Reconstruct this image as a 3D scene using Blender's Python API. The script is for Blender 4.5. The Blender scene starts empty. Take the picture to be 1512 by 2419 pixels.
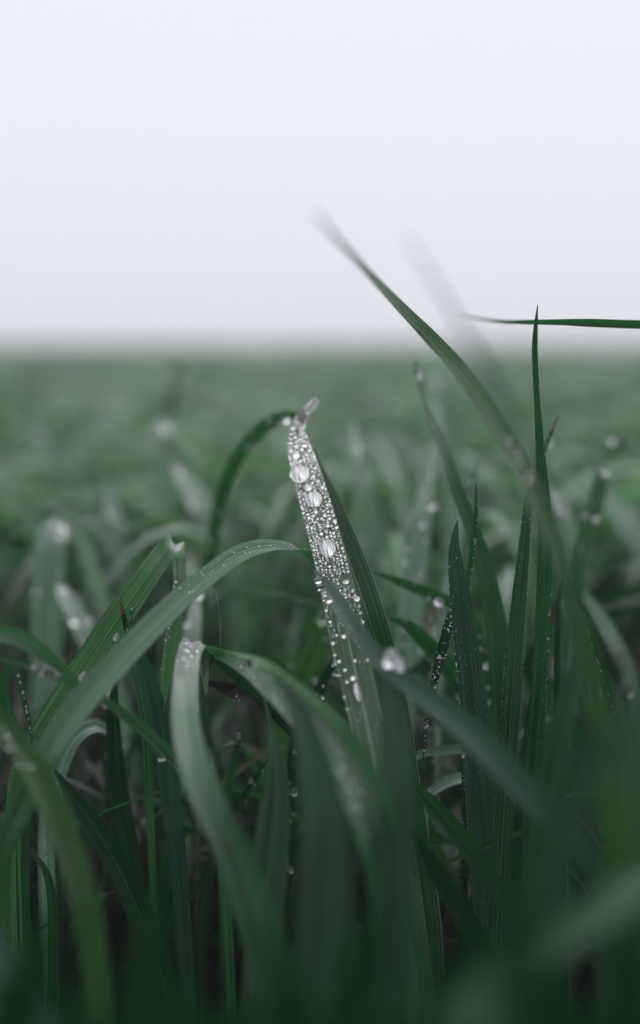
import bpy, math, random
from mathutils import Vector, Matrix
from mathutils import noise as mnoise
random.seed(7)
S = bpy.context.scene
COL = S.collection
R = math.radians
U = random.uniform

# ------------------------------------------------------------------ camera
CAM_Z = 0.240
PITCH = R(6.75)
LENS, SENSOR = 50.0, 22.5
FOCUS = 0.40
K = SENSOR / LENS / 1512.0            # world size of one photo unit per metre of depth
CAM = Vector((0, 0, CAM_Z))
FWD = Vector((0, math.cos(PITCH), -math.sin(PITCH)))
UP = Vector((0, math.sin(PITCH), math.cos(PITCH)))
RIGHT = Vector((1, 0, 0))
cd = bpy.data.cameras.new('camera')
cam = bpy.data.objects.new('camera', cd); COL.objects.link(cam)
cam.location = CAM
cam.rotation_euler = (R(90) - PITCH, 0, 0)
cd.sensor_fit = 'HORIZONTAL'; cd.sensor_width = SENSOR; cd.lens = LENS
cd.clip_start = 0.005; cd.clip_end = 500
cd.dof.use_dof = True; cd.dof.focus_distance = FOCUS; cd.dof.aperture_fstop = 3.6
cd.dof.aperture_blades = 0
S.camera = cam

def P(x, y, d):
    """a place d metres out, seen at x, y"""
    return CAM + FWD * d + RIGHT * ((x - 756) * K * d) + UP * ((1209.5 - y) * K * d)

def proj(p):
    q = p - CAM
    d = q.dot(FWD)
    if d < 0.01: return None
    return (756 + q.dot(RIGHT) / (K * d), 1209.5 - q.dot(UP) / (K * d), d)

# ------------------------------------------------------------------ materials
def new_mat(name):
    m = bpy.data.materials.new(name); m.use_nodes = True
    nt = m.node_tree; nt.nodes.clear()
    return m, nt, nt.nodes.new('ShaderNodeOutputMaterial')

def mix(nt, fac, a, b, blend='MIX'):
    n = nt.nodes.new('ShaderNodeMix'); n.data_type = 'RGBA'; n.blend_type = blend
    for sock, v in ((n.inputs['Factor'], fac), (n.inputs[6], a), (n.inputs[7], b)):
        if hasattr(v, 'links'): nt.links.new(v, sock)
        elif isinstance(v, tuple): sock.default_value = (*v, 1)
        else: sock.default_value = v
    return n.outputs[2]

def ramp(nt, src, stops):
    n = nt.nodes.new('ShaderNodeValToRGB')
    nt.links.new(src, n.inputs[0])
    e = n.color_ramp.elements
    while len(e) < len(stops): e.new(0.5)
    for el, (p, c) in zip(e, stops):
        el.position = p; el.color = (c, c, c, 1) if not isinstance(c, tuple) else (*c, 1)
    return n.outputs[0]

def leaf_mat(name, base, rib, rough=0.42, trans=0.32, sheen=0.12, ribs=26.0, tint=False, spots=0.0, rib_bump=0.35, spec=0.5, wet=0.0):
    m, nt, out = new_mat(name)
    if name not in ('leaf_dry_brown', 'leaf_wilted_dark', 'leaf_straw'):
        base = (base[0] * 0.88, base[1], base[2] * 1.22); rib = (rib[0] * 0.9, rib[1], rib[2] * 1.15)
    L = nt.links.new
    uv = nt.nodes.new('ShaderNodeUVMap'); uv.uv_map = 'UVMap'
    sep = nt.nodes.new('ShaderNodeSeparateXYZ'); L(uv.outputs[0], sep.inputs[0])
    # long veins: sine across the width, slightly wandering along the leaf
    mp = nt.nodes.new('ShaderNodeMapping'); mp.inputs['Scale'].default_value = (9, 0.9, 1); L(uv.outputs[0], mp.inputs[0])
    nz = nt.nodes.new('ShaderNodeTexNoise'); nz.inputs['Scale'].default_value = 3.0; nz.inputs['Detail'].default_value = 3; L(mp.outputs[0], nz.inputs[0])
    mu = nt.nodes.new('ShaderNodeMath'); mu.operation = 'MULTIPLY'; L(sep.outputs[0], mu.inputs[0]); mu.inputs[1].default_value = ribs * 6.2832 / 2
    ad = nt.nodes.new('ShaderNodeMath'); ad.operation = 'MULTIPLY_ADD'; L(nz.outputs[0], ad.inputs[0]); ad.inputs[1].default_value = 2.2; L(mu.outputs[0], ad.inputs[2])
    si = nt.nodes.new('ShaderNodeMath'); si.operation = 'SINE'; L(ad.outputs[0], si.inputs[0])
    vein = nt.nodes.new('ShaderNodeMath'); vein.operation = 'MULTIPLY_ADD'; L(si.outputs[0], vein.inputs[0]); vein.inputs[1].default_value = 0.5; vein.inputs[2].default_value = 0.5
    # blotches in object space
    tc = nt.nodes.new('ShaderNodeTexCoord')
    n2 = nt.nodes.new('ShaderNodeTexNoise'); n2.inputs['Scale'].default_value = 55; n2.inputs['Detail'].default_value = 4; L(tc.outputs['Object'], n2.inputs[0])
    n3 = nt.nodes.new('ShaderNodeTexNoise'); n3.inputs['Scale'].default_value = 900; n3.inputs['Detail'].default_value = 2; L(tc.outputs['Object'], n3.inputs[0])
    mp2 = nt.nodes.new('ShaderNodeMapping'); mp2.inputs['Scale'].default_value = (17, 1.3, 1); L(uv.outputs[0], mp2.inputs[0])
    ns = nt.nodes.new('ShaderNodeTexNoise'); ns.inputs['Scale'].default_value = 1.0; ns.inputs['Detail'].default_value = 5; ns.inputs['Roughness'].default_value = 0.65; L(mp2.outputs[0], ns.inputs[0])
    f = ramp(nt, vein.outputs[0], [(0.35, 0.0), (0.95, 0.85)])
    c = mix(nt, f, base, rib)
    c = mix(nt, ramp(nt, n2.outputs[0], [(0.3, 0.75), (0.7, 0.0)]), c, tuple(v * 0.55 for v in base))
    c = mix(nt, ramp(nt, n3.outputs[0], [(0.45, 0.0), (0.75, 0.3)]), c, tuple(min(1, v * 1.7) for v in base))
    c = mix(nt, ramp(nt, ns.outputs[0], [(0.40, 0.85), (0.52, 0.0)]), c, tuple(v * 0.3 for v in base))
    c = mix(nt, ramp(nt, ns.outputs[0], [(0.52, 0.0), (0.66, 0.8)]), c, tuple(min(1, v * 1.4) for v in rib))
    if spots:
        n4 = nt.nodes.new('ShaderNodeTexNoise'); n4.inputs['Scale'].default_value = 160; L(tc.outputs['Object'], n4.inputs[0])
        c = mix(nt, ramp(nt, n4.outputs[0], [(0.58, 0.0), (0.68, spots)]), c, (0.16, 0.12, 0.07))
    if tint:
        at = nt.nodes.new('ShaderNodeAttribute'); at.attribute_name = 'tint'
        c = mix(nt, 1.0, c, at.outputs['Color'], 'MULTIPLY')
    else:
        oi = nt.nodes.new('ShaderNodeObjectInfo')
        c = mix(nt, ramp(nt, oi.outputs['Random'], [(0.0, 0.0), (1.0, 0.45)]), c, (base[0] * 1.4, base[1] * 1.25, base[2] * 1.0))
    wa = nt.nodes.new('ShaderNodeAttribute'); wa.attribute_name = 'wear_highlight'
    c = mix(nt, wa.outputs['Fac'], c, (0.48, 0.52, 0.51))  # whitened creases, and highlights painted into the leaf colour
    p = nt.nodes.new('ShaderNodeBsdfPrincipled')
    L(c, p.inputs['Base Color'])
    L(ramp(nt, n2.outputs[0], [(0.2, rough - 0.1), (0.8, rough + 0.14)]), p.inputs['Roughness'])
    p.inputs['Specular IOR Level'].default_value = spec
    p.inputs['Coat Weight'].default_value = wet; p.inputs['Coat Roughness'].default_value = 0.22; p.inputs['Coat IOR'].default_value = 1.4
    p.inputs['Sheen Weight'].default_value = sheen; p.inputs['Sheen Roughness'].default_value = 0.4
    p.inputs['Sheen Tint'].default_value = (0.85, 0.9, 1, 1)
    bp = nt.nodes.new('ShaderNodeBump'); bp.inputs['Strength'].default_value = rib_bump; bp.inputs['Distance'].default_value = 0.0002
    L(vein.outputs[0], bp.inputs['Height']); L(bp.outputs[0], p.inputs['Normal'])
    t = nt.nodes.new('ShaderNodeBsdfTranslucent')
    L(mix(nt, 1.0, c, (1.15, 1.55, 1.0), 'MULTIPLY'), t.inputs['Color'])
    ms = nt.nodes.new('ShaderNodeMixShader'); ms.inputs[0].default_value = trans
    L(p.outputs[0], ms.inputs[1]); L(t.outputs[0], ms.inputs[2]); L(ms.outputs[0], out.inputs[0])
    return m

M = {
    'green': leaf_mat('leaf_green', (0.020, 0.080, 0.028), (0.040, 0.125, 0.050), sheen=0.04, spec=0.38),
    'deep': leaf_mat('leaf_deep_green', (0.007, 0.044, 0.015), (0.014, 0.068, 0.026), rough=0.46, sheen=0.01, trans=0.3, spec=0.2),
    'blue': leaf_mat('leaf_blue_green', (0.024, 0.070, 0.044), (0.045, 0.105, 0.070), sheen=0.08, rough=0.44, spec=0.4),
    'light': leaf_mat('leaf_light_green', (0.038, 0.125, 0.048), (0.070, 0.185, 0.082), sheen=0.06, rough=0.36, spec=0.5, wet=0.4),
    'fresh': leaf_mat('leaf_fresh_green', (0.070, 0.175, 0.072), (0.110, 0.235, 0.112), sheen=0.06, rough=0.4, spec=0.45, wet=0.7),
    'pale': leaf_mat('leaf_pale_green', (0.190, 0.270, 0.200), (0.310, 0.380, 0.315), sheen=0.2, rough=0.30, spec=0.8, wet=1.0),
    'whitened': leaf_mat('leaf_sparkle_white', (0.300, 0.340, 0.310), (0.440, 0.470, 0.450), sheen=0.3, rough=0.30, spec=0.8),  # white colour stands in for the sparkle of a wet tip
    'olive': leaf_mat('leaf_olive_green', (0.048, 0.110, 0.030), (0.072, 0.145, 0.048), ribs=20, sheen=0.0, spec=0.2, trans=0.45),
    'backlit': leaf_mat('leaf_thin_green', (0.095, 0.185, 0.080), (0.130, 0.220, 0.110), ribs=20, sheen=0.05, spec=0.4, trans=0.55),
    'ribbed': leaf_mat('leaf_ribbed_green', (0.016, 0.066, 0.022), (0.080, 0.160, 0.070), ribs=15, rib_bump=0.8, sheen=0.04, spec=0.4),
    'vivid': leaf_mat('leaf_vivid_green', (0.014, 0.082, 0.024), (0.026, 0.115, 0.040), sheen=0.01, trans=0.4, rough=0.5, spec=0.3),
    'dewy': leaf_mat('leaf_under_dew', (0.030, 0.095, 0.034), (0.110, 0.190, 0.105), ribs=15, rib_bump=0.9, sheen=0.03, rough=0.34, spec=0.5),
    'brown': leaf_mat('leaf_dry_brown', (0.170, 0.125, 0.095), (0.260, 0.215, 0.170), sheen=0.1, trans=0.2),
    'wilted': leaf_mat('leaf_wilted_dark', (0.018, 0.016, 0.019), (0.050, 0.045, 0.050), rough=0.3, trans=0.1, rib_bump=1.0, sheen=0.03),
    'straw': leaf_mat('leaf_straw', (0.120, 0.125, 0.065), (0.180, 0.170, 0.100), trans=0.2),
    'field': leaf_mat('leaf_field', (0.080, 0.155, 0.076), (0.155, 0.250, 0.145), tint=True, sheen=0.10, rough=0.33, spec=0.6, wet=0.9, trans=0.38),
}
def rib_mat(name, c):
    m, nt, out = new_mat(name)
    p = nt.nodes.new('ShaderNodeBsdfPrincipled')
    tc = nt.nodes.new('ShaderNodeTexCoord'); n = nt.nodes.new('ShaderNodeTexNoise'); n.inputs['Scale'].default_value = 700
    nt.links.new(tc.outputs['Object'], n.inputs[0])
    nt.links.new(mix(nt, n.outputs[0], tuple(v * .7 for v in c), tuple(v * 1.3 for v in c)), p.inputs['Base Color'])
    p.inputs['Roughness'].default_value = 0.45
    nt.links.new(p.outputs[0], out.inputs[0])
    return m
M['rib'] = rib_mat('midrib_green', (0.085, 0.15, 0.08))
M['ribpale'] = rib_mat('midrib_pale', (0.2, 0.26, 0.2))
M['ribdark'] = rib_mat('midrib_dark', (0.02, 0.045, 0.025))
M['ribbrown'] = rib_mat('vein_brown', (0.2, 0.12, 0.085))

m, nt, out = new_mat('clear_water')
g = nt.nodes.new('ShaderNodeBsdfPrincipled')
g.inputs['Base Color'].default_value = (1, 1, 1, 1); g.inputs['Roughness'].default_value = 0.0
g.inputs['IOR'].default_value = 1.333; g.inputs['Transmission Weight'].default_value = 1.0
nt.links.new(g.outputs[0], out.inputs[0]); M['water'] = m
# the film of air that the waxy leaf keeps under each bead mirrors the sky
def film(key, nm, sc, st, bs):
    m, nt, out = new_mat(nm)
    g = nt.nodes.new('ShaderNodeBsdfPrincipled')
    g.inputs['Roughness'].default_value = 0.0; g.inputs['IOR'].default_value = 1.333; g.inputs['Transmission Weight'].default_value = 1.0
    gl = nt.nodes.new('ShaderNodeBsdfGlossy'); gl.inputs['Roughness'].default_value = 0.25; gl.inputs['Color'].default_value = (0.97, 0.97, 0.98, 1)
    tc = nt.nodes.new('ShaderNodeTexCoord')
    mp = nt.nodes.new('ShaderNodeMapping'); mp.inputs['Scale'].default_value = sc; nt.links.new(tc.outputs['Object'], mp.inputs[0])
    n = nt.nodes.new('ShaderNodeTexNoise'); n.inputs['Scale'].default_value = 1.6; n.inputs['Detail'].default_value = 2; nt.links.new(mp.outputs[0], n.inputs[0])
    b = nt.nodes.new('ShaderNodeBump'); b.inputs['Strength'].default_value = bs; b.inputs['Distance'].default_value = 0.15; nt.links.new(n.outputs[0], b.inputs['Height']); nt.links.new(b.outputs[0], gl.inputs['Normal'])
    ms = nt.nodes.new('ShaderNodeMixShader'); nt.links.new(ramp(nt, n.outputs[0], st), ms.inputs[0])
    nt.links.new(g.outputs[0], ms.inputs[1]); nt.links.new(gl.outputs[0], ms.inputs[2]); nt.links.new(ms.outputs[0], out.inputs[0]); M[key] = m
film('film', 'air_film', (3.2, 0.35, 1), [(0.30, 0.30), (0.50, 0.92)], 0.45)
film('bigfilm', 'wide_air_film', (7.0, 0.25, 1), [(0.43, 0.12), (0.58, 0.82)], 0.3)

m, nt, out = new_mat('silk')
g = nt.nodes.new('ShaderNodeBsdfPrincipled'); g.inputs['Base Color'].default_value = (0.25, 0.4, 0.28, 1); g.inputs['Roughness'].default_value = 0.3
nt.links.new(g.outputs[0], out.inputs[0]); M['silk'] = m

m, nt, out = new_mat('soil')
g = nt.nodes.new('ShaderNodeBsdfPrincipled')
tc = nt.nodes.new('ShaderNodeTexCoord')
n = nt.nodes.new('ShaderNodeTexNoise'); n.inputs['Scale'].default_value = 60; n.inputs['Detail'].default_value = 8
nt.links.new(tc.outputs['Object'], n.inputs[0])
nt.links.new(mix(nt, n.outputs[0], (0.006, 0.006, 0.005), (0.022, 0.020, 0.017)), g.inputs['Base Color'])
g.inputs['Roughness'].default_value = 0.8
b = nt.nodes.new('ShaderNodeBump'); b.inputs['Distance'].default_value = 0.01; nt.links.new(n.outputs[0], b.inputs['Height']); nt.links.new(b.outputs[0], g.inputs['Normal'])
nt.links.new(g.outputs[0], out.inputs[0]); M['soil'] = m

# ------------------------------------------------------------------ helpers
def link(name, verts, faces, mat, parent=None, uvs=None, smooth=True, tints=None):
    me = bpy.data.meshes.new(name)
    me.from_pydata(verts, [], faces)
    if uvs is not None:
        ul = me.uv_layers.new(name='UVMap')
        flat = []
        for f in faces:
            for v in f: flat.extend(uvs[v])
        ul.data.foreach_set('uv', flat)
    if tints is not None:
        ca = me.color_attributes.new('tint', 'FLOAT_COLOR', 'POINT')
        ca.data.foreach_set('color', tints)
    me.materials.append(mat)
    if smooth: me.polygons.foreach_set('use_smooth', [True] * len(faces))
    me.update()
    o = bpy.data.objects.new(name, me); COL.objects.link(o)
    if parent: o.parent = parent
    return o

def tag(o, label=None, cat=None, group=None, kind=None):
    if label: o['label'] = label
    if cat: o['category'] = cat
    if group: o['group'] = group
    if kind: o['kind'] = kind

def cr(a, b, c, d, t):
    return 0.5 * ((2 * b) + (c - a) * t + (2 * a - 5 * b + 4 * c - d) * t * t + (3 * b - a - 3 * c + d) * t * t * t)

class Strip:
    """a leaf: centre line, widths and a frame along it"""
    def __init__(s, pts, n=48, curv=0.12, wob=0.03, seed=0, view=True, ripple=0.0):
        # pts: (Vector, width, roll)
        ext = [pts[0]] + list(pts) + [pts[-1]]
        ls = [0.0]
        for a, b in zip(pts, pts[1:]): ls.append(ls[-1] + max(1e-6, (b[0] - a[0]).length))
        s.L = ls[-1]; s.n = n; s.curv = curv
        s.C, s.w, rolls = [], [], []
        j = 0
        for i in range(n + 1):
            q = s.L * i / n
            while j < len(pts) - 2 and q > ls[j + 1]: j += 1
            t = (q - ls[j]) / (ls[j + 1] - ls[j])
            a, b, c, d = ext[j], ext[j + 1], ext[j + 2], ext[j + 3]
            s.C.append(cr(a[0], b[0], c[0], d[0], t))
            s.w.append(max(0.00015, cr(a[1], b[1], c[1], d[1], t)) * (1 + wob * mnoise.noise(Vector((q * 90, seed * 3.1, 0)))))
            rolls.append(b[2] + (c[2] - b[2]) * t)
        s.T, s.W, s.N = [], [], []
        pw = None
        for i in range(n + 1):
            T = (s.C[min(n, i + 1)] - s.C[max(0, i - 1)]).normalized()
            if view:
                V = (s.C[i] - CAM).normalized()
                W = T.cross(V)
                if W.length < 0.45 and pw is not None: W = pw - T * pw.dot(T)
                W.normalize()
                if pw is not None and W.dot(pw) < 0: W = -W
                pw = W.copy()
            else:
                if pw is None:
                    W = T.cross(s.hint) if hasattr(s, 'hint') else T.cross(Vector((0, 0, 1)))
                    if W.length < 0.01: W = Vector((1, 0, 0))
                else: W = pw - T * pw.dot(T)
                W.normalize(); pw = W.copy()
            N = W.cross(T).normalized()
            if view:
                if N.dot(CAM - s.C[i]) < 0: N = -N
            Wr = Matrix.Rotation(R(rolls[i]), 3, T) @ W
            Nr = Matrix.Rotation(R(rolls[i]), 3, T) @ N
            s.T.append(T); s.W.append(Wr); s.N.append(Nr)
        s.rip = [ripple * mnoise.noise(Vector((s.L * i / n * 120, seed * 7.7, 3))) for i in range(n + 1)]

    def at(s, t, v):
        q = min(max(t, 0), 1) * s.n; i = min(s.n - 1, int(q)); f = q - i
        def e(k): return s.C[k] + s.W[k] * (v * s.w[k] / 2) + s.N[k] * (s.w[k] * (s.curv * (abs(v) ** 1.2 - 0.4) + s.rip[k] * v))
        N = (s.N[i] * (1 - f) + s.N[i + 1] * f).normalized()
        T = (s.T[i] * (1 - f) + s.T[i + 1] * f).normalized()
        # slope of the cross-section
        sl = s.curv * 1.2 * (abs(v) ** 0.2) * 2 * (1 if v > 0 else -1) if v else 0
        W = (s.W[i] * (1 - f) + s.W[i + 1] * f).normalized()
        Nn = (N - W * sl).normalized()
        return e(i) * (1 - f) + e(i + 1) * f, Nn, T, s.w[i] * (1 - f) + s.w[i + 1] * f

    def mesh(s, t0=0.0, t1=1.0, m=8):
        vs, fs, uv = [], [], []
        i0, i1 = int(round(t0 * s.n)), int(round(t1 * s.n))
        for i in range(i0, i1 + 1):
            for k in range(m + 1):
                v = -1 + 2 * k / m
                vs.append(s.C[i] + s.W[i] * (v * s.w[i] / 2) + s.N[i] * (s.w[i] * (s.curv * (abs(v) ** 1.2 - 0.4) + s.rip[i] * v)))
                uv.append((k / m, i / s.n * s.L * 14))
        r = m + 1
        for i in range(i1 - i0):
            for k in range(m):
                a = i * r + k
                fs.append((a, a + 1, a + 1 + r, a + r))
        return vs, fs, uv

    def tube(s, t0, t1, rad, v=0.0, off=0.0, sides=6):
        vs, fs = [], []
        steps = int((t1 - t0) * s.n * 1.0) + 2
        for i in range(steps + 1):
            t = t0 + (t1 - t0) * i / steps
            p, N, T, w = s.at(t, v)
            rr = rad * (0.35 + 0.65 * min(1, w / 0.008)) * (1 - 0.7 * i / steps)
            W = T.cross(N).normalized()
            for k in range(sides):
                a = 2 * math.pi * k / sides
                vs.append(p + N * (off + rr * 0.5 * math.sin(a)) + W * (rr * math.cos(a)))
        for i in range(steps):
            for k in range(sides):
                k2 = (k + 1) % sides
                fs.append((i * sides + k, i * sides + k2, (i + 1) * sides + k2, (i + 1) * sides + k))
        return vs, fs, [(0.5, 0.5)] * len(vs)

    def find(s, x, y):
        """(t, v) where the leaf is seen nearest to x, y"""
        best = (1e9, 0, 0)
        for i in range(s.n * 4 + 1):
            t = i / (s.n * 4)
            p, N, T, w = s.at(t, 0.0)
            a = proj(s.at(t, -1.0)[0]); b = proj(s.at(t, 1.0)[0])
            if not a or not b: continue
            ux, uy = b[0] - a[0], b[1] - a[1]; l2 = ux * ux + uy * uy
            if l2 < 1e-6: continue
            f = ((x - a[0]) * ux + (y - a[1]) * uy) / l2
            f = min(1, max(0, f))
            dd = (a[0] + ux * f - x) ** 2 + (a[1] + uy * f - y) ** 2
            if dd < best[0]: best = (dd, t, f * 2 - 1)
        return best[1], best[2]

# ---- droplet bodies (beads that sit proud of the waxy leaf)
def bead_data(name, rings, seg, cut=-0.45, bottom=0.0):
    vs, fs = [(0, 0, 1.0)], []
    for i in range(1, rings):
        a = math.pi * i / rings
        for k in range(seg):
            b = 2 * math.pi * k / seg
            x, y, z = math.sin(a) * math.cos(b), math.sin(a) * math.sin(b), math.cos(a)
            y += bottom * (1 - z) * 0.0
            vs.append((x, y - bottom * 0.25 * max(0, z), max(cut, z)))
    vs.append((0, 0, cut))
    for k in range(seg):
        fs.append((0, 1 + k, 1 + (k + 1) % seg))
    for i in range(rings - 2):
        for k in range(seg):
            a = 1 + i * seg + k; b = 1 + i * seg + (k + 1) % seg
            fs.append((a, a + seg, b + seg, b))
    l = 1 + (rings - 2) * seg
    for k in range(seg):
        fs.append((l + k, len(vs) - 1, l + (k + 1) % seg))
    me = bpy.data.meshes.new(name); me.from_pydata(vs, [], fs)
    me.polygons.foreach_set('use_smooth', [True] * len(fs)); me.materials.append(M['water']); me.materials.append(M['film' if name != 'big_bead' else 'bigfilm'])
    base = [int(all(vs[i][2] <= cut + 1e-6 for i in f)) for f in fs]
    me.polygons.foreach_set('material_index', base)
    me.polygons.foreach_set('use_smooth', [not b for b in base]); me.update()
    return me, vs, fs
BEAD, BV, BF = bead_data('bead', 14, 20)
BIG, _, _ = bead_data('big_bead', 24, 36, cut=-0.02, bottom=1.0)
MV, MF = bead_data('micro', 6, 8)[1:]
MB = [int(all(MV[i][2] <= -0.45 + 1e-6 for i in f)) for f in MF]

def bead_frame(strip, t, v, r, flat=0.75, ratio=1.0, gap=0.00003, cut=0.45):
    p, N, T, w = strip.at(t, v)
    X = T.cross(N).normalized()
    mtx = Matrix((X, T, N)).transposed().to_4x4()
    mtx.translation = p + N * (gap + r * flat * cut)
    return mtx @ Matrix.Diagonal((r, r * ratio, r * flat, 1))

DROPS = []
def droplet(strip, t, v, r, label, group=None, flat=0.75, ratio=1.0, data=None, hang=False):
    data = data or BEAD
    o = bpy.data.objects.new('water_droplet', data); COL.objects.link(o)
    o.matrix_world = bead_frame(strip, t, v, r, flat, ratio, 0.0002 if data is BIG else 0.00003, 0.02 if data is BIG else 0.45)
    if hang:
        p = strip.at(t, v)[0]
        o.matrix_world = Matrix.Translation(p + Vector((0, -r * 0.3, -r * 0.7))) @ Matrix.Diagonal((r, r, r * 1.2, 1))
    tag(o, label, 'water droplet', group); DROPS.append(o)
    return o

def scatter_micro(strip, t0, t1, n, r0, r1, vs, fs, vein=0, dens=lambda t, v: 1.0, avoid=(), vr=0.95):
    placed = 0; tries = 0
    while placed < n and tries < n * 6:
        tries += 1
        t = U(t0, t1); v = U(-vr, vr)
        if vein: v = (math.floor((v + 1) / 2 * vein) + 0.5) / vein * 2 - 1 + U(-0.02, 0.02)
        if random.random() > dens(t, v): continue
        r = U(r0, r1)
        p = strip.at(t, v)[0]
        if any((p - a).length < ar + r * 0.8 for a, ar in avoid): continue
        mt = bead_frame(strip, t, v, r, 0.8)
        b = len(vs)
        vs.extend([mt @ Vector(q) for q in MV]); fs.extend([tuple(i + b for i in f) for f in MF])
        placed += 1

# ------------------------------------------------------------------ the leaves one can point at
BLADES = {}
def blade(key, label, pts, mat='green', curv=0.12, rib=None, rib_m='rib', tip=None, n=48, root=True, group=None, ripple=0.015, name='grass_blade', cat='grass blade', drift=0.0, wob=0.04, bands=(), wear_highlight=()):
    """pts from the base to the tip: x, y, distance, seen width, roll"""
    ws = {'arch': 0.80, 'stub': 0.78, 'hook': 0.88, 'leaner': 0.74, 'cross': 0.88, 'vert': 0.9, 'vert2': 0.9}.get(key, 1.0)
    cp = []
    for q in pts:
        x, y, d, w = q[:4]; w *= ws; rl = q[4] if len(q) > 4 else 0
        cp.append((P(x, y, d), w * K * d / max(0.25, abs(math.cos(R(rl)))), rl))
    if root and cp[0][0].z > 0.0:
        p0, w0, r0 = cp[0]
        dirn = (cp[0][0] - cp[1][0]); dirn.z = 0
        dirn = dirn.normalized() * min(0.02, dirn.length * 0.5) if dirn.length > 1e-5 else Vector((0, 0, 0))
        dirn.y = abs(dirn.y) * 0.3
        h = p0.z
        low = Vector((p0.x + dirn.x + drift, p0.y + dirn.y + 0.01, -0.004))
        mid = p0.lerp(low, 0.5) + Vector((dirn.x * 0.3, 0, 0))
        cp = [(low, w0 * 0.6, r0), (mid, w0 * 0.9, r0)] + cp
    st = Strip(cp, n=n, curv=curv, seed=len(BLADES) + 1, ripple=ripple, wob=wob)
    t1 = 1.0 if tip is None else tip
    vs, fs, uv = st.mesh(0, t1)
    o = link(name, vs, fs, M[mat], uvs=uv)
    tag(o, label, cat, group)
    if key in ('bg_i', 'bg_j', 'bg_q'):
        wear_highlight = [(q[0], q[1], 80, 0.5) for q in pts[-4:]]  # sky highlights painted along the arching ends
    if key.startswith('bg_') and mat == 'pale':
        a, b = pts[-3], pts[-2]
        wear_highlight = [(a[0], a[1], 90, 0.6), (b[0], b[1], 80, 0.6)]  # painted highlights where the wet shoulders shine
    if wear_highlight:
        at = o.data.attributes.new('wear_highlight', 'FLOAT', 'POINT'); vals = []
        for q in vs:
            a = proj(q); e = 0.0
            for (wx, wy, wr, amt) in wear_highlight:
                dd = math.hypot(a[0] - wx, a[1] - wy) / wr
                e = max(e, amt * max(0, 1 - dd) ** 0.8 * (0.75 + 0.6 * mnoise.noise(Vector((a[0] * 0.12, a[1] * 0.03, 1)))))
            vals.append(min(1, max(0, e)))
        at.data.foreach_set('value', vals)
    for (xa, ya, xb, yb, bm) in bands:
        ta, tb = sorted((st.find(xa, ya)[0], st.find(xb, yb)[0]))
        o.data.materials.append(M[bm]); mi = len(o.data.materials) - 1
        for k, pl in enumerate(o.data.polygons):
            row_t = (k // 8) / st.n
            lim = 0.012 * mnoise.noise(Vector((k % 8 * 1.7, len(BLADES), 0)))
            if ta + lim <= row_t <= tb + lim: pl.material_index = mi
    if tip is not None:
        vs, fs, uv = st.mesh(t1, 1.0)
        k = link('dry_tip', vs, fs, M['brown'], parent=o, uvs=uv); k['label'] = 'dry brown tip'
    if rib:
        t0, t1 = rib
        vs, fs, uv = st.tube(t0, t1, 0.00032, 0.0, 0.00005)
        link('midrib', vs, fs, M[rib_m], parent=o, uvs=uv)
    BLADES[key] = st
    st.obj = o
    return st

# --- sharp centre
main = blade('main', 'upright pale blade at the centre covered all over in silvery dewdrops', [
(985, 2300, .345, 62, 0), (925, 2000, .352, 68, 0), (885, 1800, .362, 72, 0), (864, 1700, .369, 74, 0), (842, 1600, .377, 78, 0), (820, 1500, .385, 82, 0),
    (799, 1400, .392, 80, 0), (775, 1300, .399, 76, 0), (748, 1200, .408, 74, 0), (722, 1110, .417, 68, 0), (706, 1055, .424, 56, 0),
    (703, 1015, .430, 34, 10), (714, 985, .436, 26, 10), (735, 958, .442, 20, 0), (757, 928, .448, 6, 0)], 'dewy', curv=0.03, wear_highlight=[(735, 960, 70, 0.9), (712, 1085, 190, 0.7), (765, 1270, 200, 0.35)], rib=(0.2, 0.93), rib_m='ribpale', n=96, ripple=0.004, wob=0.02)  # upper whitening paints in fine condensation and its sheen
blade('partner', 'dark green blade with a pale midrib, pressed close behind the dewdrop covered blade', [
    (1010, 2250, .395, 70, 10), (985, 2050, .398, 74, 10), (952, 1850, .400, 76, 10), (930, 1700, .402, 76, 10), (900, 1550, .403, 72, 10), (872, 1460, .404, 74, 10), (838, 1360, .411, 76, 10),
    (802, 1260, .419, 66, 8), (774, 1170, .427, 44, 5), (752, 1100, .434, 18, 0), (742, 1060, .438, 4, 0)], 'green', curv=0.16, rib=(0.2, 0.97), n=72, wob=0.015)
blade('arch', 'long smooth blade arching from the lower left up to the dewdrop covered blade', [
    (0, 2080, .335, 60, 10), (50, 1900, .338, 74, 0), (110, 1780, .343, 76, -20), (200, 1655, .352, 80, -25), (300, 1545, .362, 76, -30), (400, 1443, .373, 68, -35), (480, 1374, .382, 60, -40),
    (560, 1316, .390, 52, -45), (620, 1294, .395, 42, -50), (672, 1292, .399, 26, -60), (715, 1304, .402, 20, -100), (742, 1332, .405, 16, -110), (752, 1362, .407, 5, -110)], 'light', curv=0.2, n=80, rib=None, wob=0.02)
blade('cross', 'blurred grey green blade crossing in front of the dewdrop covered blade down to the right', [
    (1420, 2120, .300, 50, 0), (1330, 1960, .300, 74, 0), (1240, 1865, .305, 78, -10), (1150, 1770, .313, 74, -10), (1050, 1680, .326, 66, -10), (960, 1610, .340, 58, -15),
    (890, 1550, .352, 50, -15), (835, 1478, .364, 46, -10), (790, 1412, .376, 42, 0), (762, 1375, .386, 26, 0), (744, 1345, .394, 6, 0)], 'blue', curv=0.12)
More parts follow.
